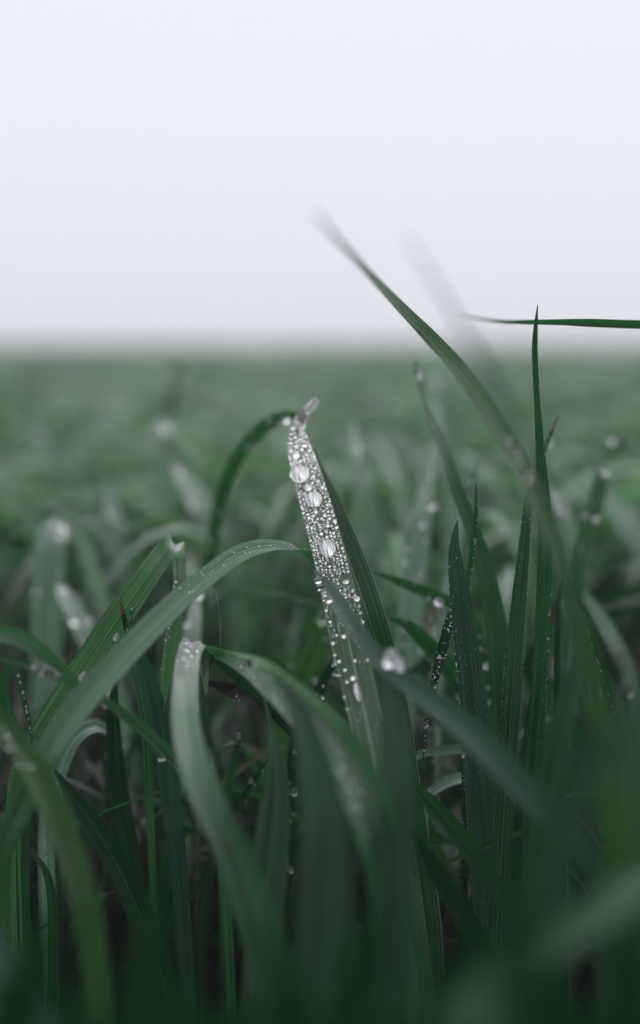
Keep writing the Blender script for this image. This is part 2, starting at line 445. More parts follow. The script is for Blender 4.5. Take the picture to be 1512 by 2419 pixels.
blade('fold', 'sharp green blade on the left, snapped over at its white creased top', [
    (40, 1900, .395, 50, 0), (80, 1770, .398, 56, 0), (130, 1680, .400, 62, 0), (200, 1578, .402, 66, 0), (270, 1472, .404, 66, 0), (335, 1378, .405, 60, 0), (385, 1308, .407, 52, 0),
    (398, 1291, .4075, 48, 0), (405, 1284, .409, 48, 0), (414, 1286, .413, 44, 0), (420, 1300, .4155, 38, 0), (423, 1322, .416, 34, 0), (425, 1370, .414, 30, 0), (418, 1440, .411, 30, 0), (404, 1520, .410, 30, 0), (392, 1600, .410, 24, 0), (386, 1680, .410, 6, 0)],
    'fresh', curv=0.09, rib=(0.25, 0.56), rib_m='ribdark', n=160, wob=0.04, wear_highlight=[(420, 1292, 34, 1.0), (434, 1330, 60, 0.5), (375, 1320, 60, 0.3)])
blade('stub', 'broad blurred blade left of centre with a wet white creased top, bent over backwards', [
    (690, 2500, .315, 128, 0), (655, 2330, .316, 130, 0), (600, 2150, .318, 122, 0), (545, 2000, .322, 108, 0), (494, 1900, .327, 98, 0), (457, 1800, .335, 90, 0), (438, 1700, .348, 82, 0),
    (437, 1620, .361, 74, 0), (443, 1560, .372, 70, 0), (450, 1530, .378, 66, 0), (458, 1521, .383, 62, 0), (466, 1523, .389, 54, 0), (474, 1540, .392, 44, 0), (482, 1580, .393, 30, 0), (488, 1640, .393, 6, 0)], 'light', curv=0.14, n=120, wear_highlight=[(455, 1535, 150, 0.85), (470, 1520, 40, 1.0)])  # top whitened: crease plus the sky's reflection, painted in
blade('hook', 'bowed blade below centre, its shoulder wet and shining, two toned along its length', [
    (960, 2500, .310, 100, 0), (940, 2280, .312, 104, -5), (912, 2060, .316, 104, -10), (876, 1900, .322, 122, -18), (822, 1790, .330, 116, -22), (756, 1705, .340, 106, -28), (684, 1636, .350, 94, -30),
    (622, 1588, .362, 74, -35), (570, 1562, .372, 48, -40), (530, 1545, .382, 30, -50), (500, 1536, .390, 20, -60), (478, 1548, .395, 6, -60)], 'light', curv=0.32, n=110, rib=(0.3, 0.95), rib_m='rib', wear_highlight=[(590, 1575, 70, 0.9), (700, 1640, 150, 0.32)])  # shine of the shoulder painted into the leaf colour
blade('hookdark', 'dark wet blade tucked under the shining bowed blade', [
    (800, 2100, .40, 60, 0), (770, 1880, .405, 60, 0), (720, 1750, .405, 50, 0), (650, 1670, .402, 42, -30), (580, 1600, .398, 40, -40), (520, 1550, .395, 38, -30), (485, 1560, .394, 30, 0), (478, 1610, .394, 6, 0)], 'deep', curv=0.2, n=60, ripple=0.06)
blade('wilt', 'dark crumpled withered leaf below the shining bowed blade', [
    (860, 2000, .41, 24, 0), (800, 1840, .41, 30, 0), (730, 1750, .408, 34, 20), (660, 1690, .406, 32, -20), (600, 1650, .404, 36, 30), (540, 1625, .403, 26, -20), (490, 1612, .402, 10, 0)], 'wilted', curv=0.3, n=80, ripple=0.22, wob=0.3)
# --- sharp right
blade('tall', 'tallest upright narrow blade on the right, its thin tip reaching into the sky', [
    (1245, 2300, .395, 40, 0), (1252, 2050, .397, 42, 0), (1262, 1800, .399, 42, 0), (1272, 1650, .400, 38, 0), (1280, 1500, .400, 34, 0), (1286, 1380, .400, 36, 0), (1288, 1280, .400, 34, 0), (1285, 1180, .400, 30, 0),
    (1278, 1090, .400, 23, 0), (1270, 980, .400, 16, 20), (1265, 900, .400, 14, 30), (1263, 830, .400, 14, 10), (1265, 780, .400, 11, 0), (1270, 720, .401, 2, 0)], 'vivid', curv=0.25, n=80, tip=0.985, wob=0.05)
blade('level', 'thin level blade reaching in from the right edge across the pale sky', [
    (1800, 1500, .37, 40, 0), (1800, 1150, .372, 44, 0), (1760, 900, .376, 40, 0), (1660, 795, .382, 32, 0), (1560, 770, .388, 22, 0), (1480, 766, .393, 20, 0), (1400, 763, .398, 19, 0), (1320, 761, .405, 14, 0),
    (1250, 761, .416, 11, 0), (1190, 760, .436, 8, 0), (1140, 754, .465, 6, 0), (1080, 744, .50, 2, 0)], 'vivid', curv=0.2, n=90)
blade('leaner', 'long blurred blade leaning up to the left, its faint tip highest against the sky', [
(1470, 2300, .262, 80, 0), (1455, 2000, .264, 84, 0), (1420, 1700, .264, 66, 0), (1365, 1450, .270, 62, 0), (1302, 1270, .286, 60, 0), (1238, 1120, .312, 58, 0), (1165, 990, .342, 56, 0), (1095, 885, .371, 54, 0), (1020, 800, .396, 46, 0),
    (950, 728, .414, 34, 0), (890, 665, .450, 27, 0), (830, 600, .54, 20, 0), (780, 545, .66, 15, 0), (742, 497, .80, 5, 0)], 'olive', wear_highlight=[(860, 640, 200, 0.25)], curv=0.15, n=80)  # tip painted paler, for its blur into the bright sky
blade('ghost', 'very faint blurred thin blade against the sky right of the long leaning blade', [
(1350, 1700, .235, 22, 0), (1330, 1350, .236, 24, 0), (1275, 1130, .238, 24, 0), (1210, 985, .240, 20, 0), (1150, 870, .243, 16, 0), (1090, 770, .247, 12, 0), (1030, 670, .252, 9, 0), (960, 560, .258, 3, 0)], 'blue', curv=0.1)
blade('curl', 'slightly blurred curving blade right of centre with a bright drop on its tip', [
    (1205, 2150, .425, 50, 0), (1195, 1850, .425, 44, 0), (1185, 1650, .425, 50, 0), (1175, 1500, .427, 50, 0), (1150, 1370, .430, 46, 10), (1115, 1250, .434, 36, 10), (1078, 1150, .440, 30, 0), (1050, 1060, .447, 24, 0), (1015, 980, .456, 18, 0), (993, 910, .464, 12, 0), (982, 850, .47, 8, 0)], 'green', wear_highlight=[(1010, 960, 200, 0.4)], curv=0.2, n=64)
blade('grey', 'broad greyish blade right of centre with dark streaks and beaded right edge', [
    (1165, 2300, .395, 66, 0), (1150, 2100, .397, 70, 0), (1140, 1950, .399, 72, 0), (1128, 1800, .401, 72, 0), (1122, 1700, .402, 68, 0), (1112, 1600, .403, 62, 0), (1098, 1500, .404, 56, 0), (1086, 1400, .404, 48, 0), (1076, 1330, .405, 36, 0), (1074, 1280, .406, 22, 0), (1081, 1228, .407, 2, 0)], 'blue', curv=0.14, n=72, rib=(0.15, 0.9), rib_m='ribdark', wob=0.03)
blade('needle', 'thin curved blade with a beaded edge rising behind the broad greyish blade', [
    (1130, 2100, .412, 20, 0), (1120, 1750, .412, 24, 0), (1095, 1520, .411, 24, 0), (1096, 1420, .409, 20, 20), (1110, 1340, .407, 13, 0), (1119, 1260, .405, 12, 0), (1125, 1200, .404, 9, 0), (1124, 1143, .403, 2, 0)], 'vivid', curv=0.2, n=60)
blade('droop', 'narrow drooping dewy blade hanging down left of the broad greyish blade', [
    (1100, 1900, .418, 20, 0), (1100, 1600, .418, 22, 0), (1092, 1470, .416, 20, 20), (1074, 1440, .412, 22, 20), (1056, 1490, .408, 24, 0), (1040, 1555, .406, 24, 0), (1025, 1615, .404, 18, 0), (1012, 1680, .403, 13, 0), (1003, 1740, .402, 9, 0), (1000, 1795, .402, 2, 0)], 'deep', curv=0.2, n=72)
blade('ribbed', 'upright blade with bright ribs left of the tallest narrow blade', [
    (1165, 2350, .39, 44, 0), (1180, 2100, .391, 46, 0), (1195, 1850, .393, 46, 0), (1206, 1700, .394, 44, 0), (1212, 1600, .395, 44, 0), (1219, 1500, .396, 40, 0), (1228, 1400, .397, 35, 0), (1237, 1300, .398, 27, 0), (1245, 1200, .400, 18, 0), (1252, 1105, .402, 3, 0)], 'ribbed', curv=0.2, n=72, rib=(0.2, 0.92), rib_m='rib', wob=0.03)
blade('spur', 'thin dark blade drooping at the right with drops along its lower edge', [
    (1330, 2150, .42, 20, 0), (1318, 1750, .42, 18, 0), (1318, 1450, .415, 12, 0), (1332, 1370, .408, 6, 0), (1352, 1385, .405, 7, 0), (1380, 1450, .402, 11, 0), (1408, 1525, .400, 15, 0), (1432, 1600, .400, 12, 0), (1450, 1678, .400, 2, 0)], 'deep', curv=0.2, n=72)
blade('behindtall', 'narrow dark blade standing behind the foot of the tallest narrow blade', [
    (1215, 2250, .405, 50, 0), (1228, 2000, .406, 56, 0), (1244, 1820, .408, 44, 0), (1258, 1700, .41, 30, 0), (1272, 1560, .412, 18, 0), (1285, 1400, .414, 4, 0)], 'deep', curv=0.2)
blade('dewtip', 'short blurred blade with bright wet tip above the broad greyish blade', [
    (1040, 1500, .47, 24, 0), (1068, 1340, .468, 26, 0), (1090, 1230, .466, 26, 0), (1105, 1160, .464, 22, 0), (1122, 1110, .462, 14, 0), (1136, 1058, .46, 4, 0)], 'whitened', curv=0.2)
blade('dewtip2', 'thin wet pointed tip just right of the tallest narrow blade', [
    (1225, 1450, .43, 16, 0), (1250, 1220, .428, 16, 0), (1270, 1110, .426, 14, 0), (1290, 1050, .424, 11, 0), (1305, 1015, .423, 8, 0), (1320, 982, .422, 2, 0)], 'light', curv=0.2, tip=0.97)
blade('dewtip3', 'faint blurred pointed tip beyond the tallest narrow blade', [
    (1235, 1400, .50, 18, 0), (1262, 1120, .495, 22, 0), (1285, 1020, .49, 18, 0), (1310, 945, .485, 4, 0)], 'pale', curv=0.2)
blade('leafbit', 'small bright green crumpled leaf low at the right edge', [
    (1500, 2020, .40, 10, 0), (1478, 1990, .40, 40, 0), (1452, 1965, .40, 60, 20), (1436, 1945, .40, 50, -10), (1428, 1935, .40, 10, 0)], 'vivid', curv=0.3, ripple=0.3, wob=0.5, name='leaf', cat='leaf', root=True)
# --- dark depths on the right
blade('palebit', 'short pale arched blade low between the dark stems right of centre', [
    (1150, 1900, .425, 24, 20), (1120, 1845, .424, 26, 20), (1085, 1838, .423, 26, 15), (1045, 1852, .422, 26, 0), (1015, 1875, .421, 22, 0), (1003, 1910, .42, 20, 0), (1008, 1990, .42, 6, 0)], 'pale', curv=0.15)
blade('diag', 'dark slanting blade running down to the right below centre', [
    (1290, 2290, .385, 40, 0), (1180, 2110, .382, 44, 0), (1120, 2020, .380, 46, 0), (1060, 1945, .378, 44, 0), (1000, 1880, .376, 34, 0), (950, 1820, .375, 6, 0)], 'green', curv=0.2, rib=(0.3, .9))
blade('diag2', 'second dark slanting blade, lower and left of its neighbour', [
    (1220, 2420, .37, 50, 0), (1140, 2250, .368, 54, 0), (1080, 2140, .366, 50, 0), (1020, 2040, .364, 36, 0), (970, 1960, .362, 8, 0)], 'deep', curv=0.2)
blade('twig', 'thin olive stem lying almost level across the dark bottom right', [
    (1330, 1960, .40, 9, 0), (1250, 1965, .398, 13, 0), (1180, 1985, .396, 15, 0), (1100, 2018, .395, 14, 0), (1040, 2045, .395, 4, 0)], 'olive', curv=0.3)
blade('twig2', 'thin greenish stem lying level just below the vertical foreground blade', [
    (1120, 1990, .385, 14, 0), (1070, 1988, .385, 15, 0), (1010, 1996, .385, 15, 0), (950, 2015, .385, 4, 0)], 'green', curv=0.3)
blade('nearright', 'very blurred pale blade across the bottom right corner', [
    (1050, 2520, .20, 120, 0), (1130, 2390, .205, 120, 0), (1220, 2280, .21, 116, 0), (1320, 2205, .215, 100, 0), (1410, 2160, .22, 86, 0), (1480, 2110, .225, 70, -20), (1560, 2060, .23, 40, -40)], 'green', curv=0.1)
blade('nearolive', 'very blurred broad dark olive blade at the lower right', [
(1190, 2700, .18, 100, 0), (1215, 2400, .182, 110, 0), (1265, 2150, .185, 110, 0), (1335, 1950, .19, 100, 0), (1420, 1790, .195, 80, 0), (1500, 1680, .20, 50, 0), (1580, 1600, .205, 10, 0)], 'deep', curv=0.1)
blade('edgeright', 'blurred grey green blade cut off by the right edge', [
(1560, 2400, .27, 70, 0), (1545, 2150, .275, 74, 0), (1520, 1950, .28, 74, 0), (1505, 1800, .285, 66, 0), (1512, 1680, .29, 50, 0), (1535, 1590, .295, 30, 0), (1570, 1540, .30, 8, 0)], 'green', curv=0.15)
blade('midright', 'soft green blade rising behind the drops at the right', [
    (1250, 2300, .34, 60, 0), (1270, 2050, .342, 66, 0), (1300, 1850, .344, 66, 0), (1335, 1680, .346, 52, 0), (1370, 1560, .35, 30, 0), (1395, 1480, .355, 6, 0)], 'green', curv=0.15)
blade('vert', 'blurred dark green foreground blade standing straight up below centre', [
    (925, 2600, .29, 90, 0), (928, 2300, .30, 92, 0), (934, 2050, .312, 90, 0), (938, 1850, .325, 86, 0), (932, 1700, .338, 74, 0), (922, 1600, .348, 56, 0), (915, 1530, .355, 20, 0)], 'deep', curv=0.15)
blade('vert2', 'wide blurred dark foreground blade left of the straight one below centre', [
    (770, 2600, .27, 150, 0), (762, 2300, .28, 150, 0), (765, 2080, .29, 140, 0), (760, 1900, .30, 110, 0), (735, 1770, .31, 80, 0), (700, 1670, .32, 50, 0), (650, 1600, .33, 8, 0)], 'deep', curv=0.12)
blade('vert3', 'soft green blade narrowing upward between the two broad foreground blades', [
    (615, 2500, .34, 90, 0), (625, 2200, .35, 92, 0), (640, 2000, .358, 84, 0), (652, 1860, .364, 62, 0), (650, 1780, .368, 34, 0), (640, 1720, .372, 16, 0), (625, 1650, .376, 5, 0)], 'green', curv=0.18, rib=(0.3, 0.95))
# --- left
blade('brown_tip', 'bluish blade on the left with a thin brown curved tip', [
    (430, 2150, .40, 40, 0), (405, 1900, .402, 46, 0), (385, 1760, .403, 48, 0), (362, 1650, .404, 46, 0), (338, 1575, .404, 38, 0), (314, 1520, .404, 26, 0), (296, 1470, .403, 14, 0), (287, 1430, .402, 8, 0), (283, 1392, .402, 2, 0)], 'blue', curv=0.2, tip=0.965, n=72)
blade('bead_tip', 'short pointed blade tip lined with tiny drops beside the brown tipped blade', [
    (345, 1750, .398, 20, 0), (318, 1600, .398, 20, 0), (302, 1520, .399, 18, 0), (304, 1475, .400, 14, 0), (312, 1445, .400, 8, 0), (317, 1420, .401, 2, 0)], 'light', curv=0.2)
blade('hang_l', 'small dark blade hanging at the far left, strung with fine drops', [
    (60, 2100, .392, 20, 0), (60, 1850, .392, 26, 0), (40, 1740, .392, 30, 0), (14, 1680, .391, 30, 0), (8, 1620, .39, 24, 0), (20, 1578, .39, 16, 10), (34, 1572, .39, 14, 0), (48, 1620, .39, 14, 0), (60, 1670, .39, 14, 0), (70, 1720, .39, 11, 0), (82, 1772, .39, 2, 0)], 'green', curv=0.2, n=80)
blade('left_in', 'blurred blade entering from the left edge, tapering to the right', [
    (-420, 2000, .34, 60, 0), (-300, 1650, .345, 60, 0), (-150, 1500, .35, 56, -20), (-40, 1488, .355, 48, -20), (40, 1506, .36, 44, -10), (100, 1540, .365, 36, 0), (150, 1580, .37, 22, 0), (190, 1615, .375, 4, 0)], 'light', curv=0.15)
blade('left_thin', 'thin slanting blade low on the left running down behind the broad blurred blade', [
    (520, 2000, .385, 26, 0), (460, 1850, .38, 32, 0), (400, 1785, .376, 32, 0), (345, 1730, .372, 30, 0), (290, 1685, .368, 26, 0), (230, 1645, .364, 18, 0), (160, 1610, .358, 14, 0), (70, 1575, .352, 12, 0), (-20, 1550, .348, 4, 0)], 'light', curv=0.2)
blade('near_l', 'blurred blade with pale worn edge sweeping down from the left edge', [
    (250, 2550, .30, 60, 0), (228, 2300, .305, 64, 0), (200, 2120, .31, 66, 0), (160, 1990, .318, 68, 0), (110, 1870, .326, 68, 0), (50, 1770, .335, 56, 0), (-10, 1690, .342, 46, 0), (-80, 1620, .35, 8, 0)], 'olive', curv=0.25)
blade('grey_arch', 'short greyish arched blade shining low on the left', [
    (110, 2000, .42, 40, 0), (125, 1880, .42, 42, 0), (145, 1800, .421, 42, 0), (172, 1745, .422, 42, 0), (212, 1715, .424, 36, -20), (250, 1722, .426, 24, -30), (275, 1760, .427, 6, 0)], 'pale', curv=0.1)
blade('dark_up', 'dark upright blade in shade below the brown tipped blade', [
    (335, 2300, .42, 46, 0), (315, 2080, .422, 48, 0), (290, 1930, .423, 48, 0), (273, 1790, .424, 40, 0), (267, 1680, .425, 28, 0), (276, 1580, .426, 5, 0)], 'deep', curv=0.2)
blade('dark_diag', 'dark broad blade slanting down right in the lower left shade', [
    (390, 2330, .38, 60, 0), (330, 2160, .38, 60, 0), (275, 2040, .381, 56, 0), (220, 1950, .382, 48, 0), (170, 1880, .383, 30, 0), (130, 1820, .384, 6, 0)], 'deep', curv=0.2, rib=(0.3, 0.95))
blade('corner_l', 'blurred dark blade in the bottom left corner', [
    (160, 2600, .26, 80, 0), (90, 2420, .265, 76, 0), (30, 2300, .27, 66, 0), (-30, 2200, .275, 50, 0), (-90, 2120, .28, 8, 0)], 'blue', curv=0.15)
blade('edge_l', 'soft dark blade leaning in at the left edge halfway down the shade', [
    (-60, 2250, .36, 60, 0), (-10, 2050, .36, 60, 0), (40, 1930, .361, 50, 0), (90, 1850, .362, 36, 0), (140, 1780, .364, 6, 0)], 'green', curv=0.15)
blade('curl_l', 'thin pale edged blade curving in the lower left shade', [
    (120, 2500, .40, 20, 0), (125, 2280, .40, 24, 0), (125, 2150, .40, 24, 0), (112, 2070, .40, 18, 0), (90, 2030, .40, 10, 0), (66, 2005, .40, 2, 0)], 'ribbed', curv=0.2)
blade('blade_thin_dew', 'thin dark blade with beaded edge slanting behind the broad blurred blade', [
    (480, 2150, .42, 26, 0), (520, 1985, .42, 22, 0), (560, 1910, .42, 20, 0), (600, 1845, .42, 14, 0), (640, 1785, .42, 2, 0)], 'deep', curv=0.2)
blade('pin', 'tiny upright blade with a drop on top in the gap below the bowed blade', [
    (525, 2050, .425, 16, 0), (535, 1900, .425, 18, 0), (548, 1820, .425, 18, 0), (560, 1765, .425, 16, 0), (565, 1738, .425, 8, 0)], 'green', curv=0.2)
blade('yellow', 'yellowish stem slanting through the dark gap below the bowed blade', [
    (470, 1960, .44, 12, 0), (500, 1880, .44, 16, 0), (550, 1828, .44, 18, 0), (600, 1790, .44, 16, 0), (650, 1755, .44, 10, 0)], 'straw', curv=0.2)
blade('streak', 'dark streaked blade slanting up right at the bottom centre', [
    (560, 2420, .41, 30, 0), (640, 2320, .41, 34, 0), (720, 2220, .41, 34, 0), (780, 2140, .41, 20, 0), (830, 2070, .41, 4, 0)], 'wilted', curv=0.2)
blade('streak2', 'dark thin blade slanting up right beneath the left broad blade', [
    (300, 2420, .42, 24, 0), (360, 2260, .42, 30, 0), (430, 2140, .42, 26, 0), (480, 2070, .42, 4, 0)], 'deep', curv=0.2)
blade('low_green', 'soft bright green blade standing low at the bottom centre', [
    (690, 2500, .36, 44, 0), (705, 2390, .36, 46, 0), (730, 2310, .362, 38, 0), (765, 2230, .364, 6, 0)], 'light', curv=0.2)
# --- blurred middle distance
blade('bg_dark', 'dark blurred blade bending behind the tip of the dewdrop covered blade', [
    (470, 1500, .50, 26, 0), (500, 1300, .498, 28, 0), (520, 1180, .494, 30, 0), (550, 1100, .49, 32, 0), (592, 1040, .484, 34, -20), (645, 998, .478, 34, -30), (690, 985, .472, 28, -30), (725, 1000, .468, 6, 0)], 'vivid', curv=0.2)
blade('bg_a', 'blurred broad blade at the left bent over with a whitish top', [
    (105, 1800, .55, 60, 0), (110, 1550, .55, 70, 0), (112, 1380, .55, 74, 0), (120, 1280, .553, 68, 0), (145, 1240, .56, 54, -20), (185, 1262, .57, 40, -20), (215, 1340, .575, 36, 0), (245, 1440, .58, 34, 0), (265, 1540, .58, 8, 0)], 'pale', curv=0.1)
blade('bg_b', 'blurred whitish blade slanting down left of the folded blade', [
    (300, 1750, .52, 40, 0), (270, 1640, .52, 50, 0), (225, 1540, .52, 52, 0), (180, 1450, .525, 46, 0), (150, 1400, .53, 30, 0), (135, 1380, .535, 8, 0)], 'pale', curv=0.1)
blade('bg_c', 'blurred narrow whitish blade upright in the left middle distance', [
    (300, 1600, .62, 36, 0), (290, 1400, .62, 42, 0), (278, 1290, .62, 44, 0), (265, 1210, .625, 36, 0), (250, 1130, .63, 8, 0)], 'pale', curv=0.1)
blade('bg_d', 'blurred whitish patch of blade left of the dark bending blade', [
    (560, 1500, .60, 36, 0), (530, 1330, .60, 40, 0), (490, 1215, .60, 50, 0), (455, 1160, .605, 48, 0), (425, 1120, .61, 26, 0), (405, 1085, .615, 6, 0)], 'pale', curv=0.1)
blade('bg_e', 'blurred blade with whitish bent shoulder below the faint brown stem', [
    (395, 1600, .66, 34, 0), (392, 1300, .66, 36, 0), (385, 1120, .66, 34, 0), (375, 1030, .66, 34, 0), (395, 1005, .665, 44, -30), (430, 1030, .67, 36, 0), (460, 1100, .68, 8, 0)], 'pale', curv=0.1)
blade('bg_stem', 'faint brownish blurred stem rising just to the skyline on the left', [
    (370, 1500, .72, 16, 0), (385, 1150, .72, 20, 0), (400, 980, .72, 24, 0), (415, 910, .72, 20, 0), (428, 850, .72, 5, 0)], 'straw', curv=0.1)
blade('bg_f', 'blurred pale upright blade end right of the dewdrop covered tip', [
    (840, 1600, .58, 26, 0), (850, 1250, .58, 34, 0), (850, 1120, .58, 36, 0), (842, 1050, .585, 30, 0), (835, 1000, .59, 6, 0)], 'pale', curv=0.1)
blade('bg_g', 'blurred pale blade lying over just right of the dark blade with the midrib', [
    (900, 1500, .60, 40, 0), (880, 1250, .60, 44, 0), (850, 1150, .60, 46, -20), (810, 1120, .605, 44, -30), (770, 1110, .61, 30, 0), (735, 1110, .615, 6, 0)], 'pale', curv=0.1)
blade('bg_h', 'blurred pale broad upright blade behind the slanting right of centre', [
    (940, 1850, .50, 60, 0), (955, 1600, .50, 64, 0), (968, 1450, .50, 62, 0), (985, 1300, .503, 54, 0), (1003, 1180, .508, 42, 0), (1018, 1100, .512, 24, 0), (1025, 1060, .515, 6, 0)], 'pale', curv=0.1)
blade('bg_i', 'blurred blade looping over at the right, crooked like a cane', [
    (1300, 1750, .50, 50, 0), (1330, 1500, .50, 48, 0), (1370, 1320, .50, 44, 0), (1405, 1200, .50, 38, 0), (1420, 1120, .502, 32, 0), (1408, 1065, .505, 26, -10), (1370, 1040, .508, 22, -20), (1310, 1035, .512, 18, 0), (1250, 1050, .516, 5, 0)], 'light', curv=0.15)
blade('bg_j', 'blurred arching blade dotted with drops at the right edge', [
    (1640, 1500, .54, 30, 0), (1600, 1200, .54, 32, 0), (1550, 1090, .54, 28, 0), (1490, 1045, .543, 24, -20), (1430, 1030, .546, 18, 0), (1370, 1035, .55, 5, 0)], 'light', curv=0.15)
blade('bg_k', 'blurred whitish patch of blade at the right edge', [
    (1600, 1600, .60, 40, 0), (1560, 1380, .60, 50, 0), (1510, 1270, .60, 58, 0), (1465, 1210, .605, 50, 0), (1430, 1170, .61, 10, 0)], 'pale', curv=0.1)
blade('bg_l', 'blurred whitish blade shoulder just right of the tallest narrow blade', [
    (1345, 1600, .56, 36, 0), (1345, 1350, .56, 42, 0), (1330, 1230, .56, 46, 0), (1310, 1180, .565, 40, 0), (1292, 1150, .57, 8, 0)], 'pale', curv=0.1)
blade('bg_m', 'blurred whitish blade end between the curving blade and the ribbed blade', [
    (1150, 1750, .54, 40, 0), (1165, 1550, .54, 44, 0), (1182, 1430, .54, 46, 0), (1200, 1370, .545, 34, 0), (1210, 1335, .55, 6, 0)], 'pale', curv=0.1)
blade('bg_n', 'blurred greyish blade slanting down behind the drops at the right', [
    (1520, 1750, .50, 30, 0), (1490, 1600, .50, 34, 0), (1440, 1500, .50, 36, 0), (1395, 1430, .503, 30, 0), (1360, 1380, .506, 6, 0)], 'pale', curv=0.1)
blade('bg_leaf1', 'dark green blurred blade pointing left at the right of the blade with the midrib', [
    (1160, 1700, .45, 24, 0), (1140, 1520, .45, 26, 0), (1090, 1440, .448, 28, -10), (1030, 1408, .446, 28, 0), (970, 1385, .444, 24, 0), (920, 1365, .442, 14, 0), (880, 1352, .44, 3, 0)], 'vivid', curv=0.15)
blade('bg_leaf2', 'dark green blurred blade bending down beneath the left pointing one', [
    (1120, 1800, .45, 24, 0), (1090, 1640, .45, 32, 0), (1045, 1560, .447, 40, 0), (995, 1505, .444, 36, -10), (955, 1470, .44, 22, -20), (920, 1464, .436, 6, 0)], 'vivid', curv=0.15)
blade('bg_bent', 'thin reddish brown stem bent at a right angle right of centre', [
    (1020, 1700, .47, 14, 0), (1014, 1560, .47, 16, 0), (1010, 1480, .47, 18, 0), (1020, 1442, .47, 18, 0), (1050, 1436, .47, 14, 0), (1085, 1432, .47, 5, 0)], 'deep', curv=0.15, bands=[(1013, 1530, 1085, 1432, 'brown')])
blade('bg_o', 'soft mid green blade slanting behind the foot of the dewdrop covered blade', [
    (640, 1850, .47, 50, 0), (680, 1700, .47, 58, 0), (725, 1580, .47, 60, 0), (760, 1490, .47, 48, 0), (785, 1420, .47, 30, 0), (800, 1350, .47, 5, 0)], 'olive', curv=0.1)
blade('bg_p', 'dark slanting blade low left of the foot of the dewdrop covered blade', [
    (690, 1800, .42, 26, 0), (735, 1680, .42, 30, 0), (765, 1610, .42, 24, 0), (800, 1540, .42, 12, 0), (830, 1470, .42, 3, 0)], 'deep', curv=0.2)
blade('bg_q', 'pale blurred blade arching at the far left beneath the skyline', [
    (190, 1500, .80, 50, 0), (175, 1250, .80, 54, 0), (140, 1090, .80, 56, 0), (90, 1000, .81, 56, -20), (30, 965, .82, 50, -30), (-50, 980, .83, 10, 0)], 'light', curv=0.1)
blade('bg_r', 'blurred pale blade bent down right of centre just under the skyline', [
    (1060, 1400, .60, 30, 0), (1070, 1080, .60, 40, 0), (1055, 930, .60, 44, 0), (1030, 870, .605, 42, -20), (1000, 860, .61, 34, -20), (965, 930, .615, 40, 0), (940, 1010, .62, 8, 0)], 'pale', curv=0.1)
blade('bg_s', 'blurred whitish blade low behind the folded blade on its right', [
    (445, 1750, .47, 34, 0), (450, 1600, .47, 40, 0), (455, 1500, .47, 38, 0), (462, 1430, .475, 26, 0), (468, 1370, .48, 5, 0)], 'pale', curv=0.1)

random.seed(41)
for k, (bx, ty, d, w, lean) in enumerate([(40, 2080, .235, 120, 90), (190, 2220, .215, 130, -60), (330, 1990, .245, 100, 60), (430, 2200, .21, 140, -120), (540, 2260, .225, 120, 110), (700, 2140, .22, 130, -70),
        (820, 2060, .235, 110, 70), (930, 2230, .21, 130, -60), (1040, 2110, .24, 100, 120), (1120, 2270, .215, 130, -90), (1300, 2040, .225, 110, -120), (1400, 2230, .21, 130, 70), (1490, 2050, .24, 100, -50)]):
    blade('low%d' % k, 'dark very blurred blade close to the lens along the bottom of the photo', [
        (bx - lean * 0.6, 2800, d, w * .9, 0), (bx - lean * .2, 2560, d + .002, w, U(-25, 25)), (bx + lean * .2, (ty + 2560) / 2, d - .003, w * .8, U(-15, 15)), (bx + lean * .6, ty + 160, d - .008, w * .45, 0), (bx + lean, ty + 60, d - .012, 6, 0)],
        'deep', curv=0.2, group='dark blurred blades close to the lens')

# child details on a few leaves
def streaks(host, name, mat, v, t0, t1, rad, label=None):
    vs, fs, uv = host.tube(t0, t1, rad, v, 0.00008)
    o = link(name, vs, fs, M[mat], parent=host.obj, uvs=uv)
    if label: o['label'] = label
ft0, ft1 = BLADES['fold'].find(431, 1318)[0], BLADES['fold'].find(404, 1500)[0]
streaks(BLADES['fold'], 'vein', 'ribbrown', 0.3, ft0, ft1, 0.00035, 'brown dried vein')
streaks(BLADES['fold'], 'vein', 'ribbrown', -0.75, ft0, ft1, 0.00025, 'brown dried edge')
streaks(BLADES['ribbed'], 'vein', 'rib', 0.45, 0.25, 0.85, 0.0002)
streaks(BLADES['ribbed'], 'vein', 'rib', -0.45, 0.25, 0.85, 0.0002)
streaks(BLADES['partner'], 'leaf_edge', 'ribpale', 1.0, 0.3, 0.96, 0.00014, 'thin pale edge')
streaks(BLADES['partner'], 'leaf_edge', 'ribpale', -1.0, 0.3, 0.96, 0.00014, 'thin pale edge')
streaks(BLADES['main'], 'leaf_edge', 'ribpale', 1.0, 0.2, 0.9, 0.00014, 'thin pale edge')
streaks(BLADES['main'], 'leaf_edge', 'ribpale', -1.0, 0.2, 0.9, 0.00014, 'thin pale edge')

# ------------------------------------------------------------------ dew
px = K * FOCUS
def drop_at(host, x, y, dia, label, ratio=1.0, flat=0.6, big=True, group=None, hang=False):
    t, v = host.find(x, y)
    p = host.at(t, v)[0]
    r = dia / 2 * px
    droplet(host, t, v, r, label, group, flat, ratio, BIG if big else BEAD, hang)
    return (p, r)
avoid = []
avoid.append(drop_at(main, 708, 1120, 50, 'largest flat water drop near the top of the dewy blade, touching its left edge', 1.15, 0.42))
avoid.append(drop_at(main, 741, 1180, 43, 'second large round water drop on the dewy blade, just below the largest', 1.2, 0.5))
avoid.append(drop_at(main, 774, 1295, 40, 'lowest of the three large water drops, halfway down the dewy blade', 1.35, 0.55))
avoid.append(drop_at(main, 727, 1150, 22, 'medium water drop wedged between the two highest large drops', 1.1, 0.6))
avoid.append(drop_at(main, 700, 1078, 20, 'medium water drop above the largest drop on the dewy blade', 1.0, 0.7))
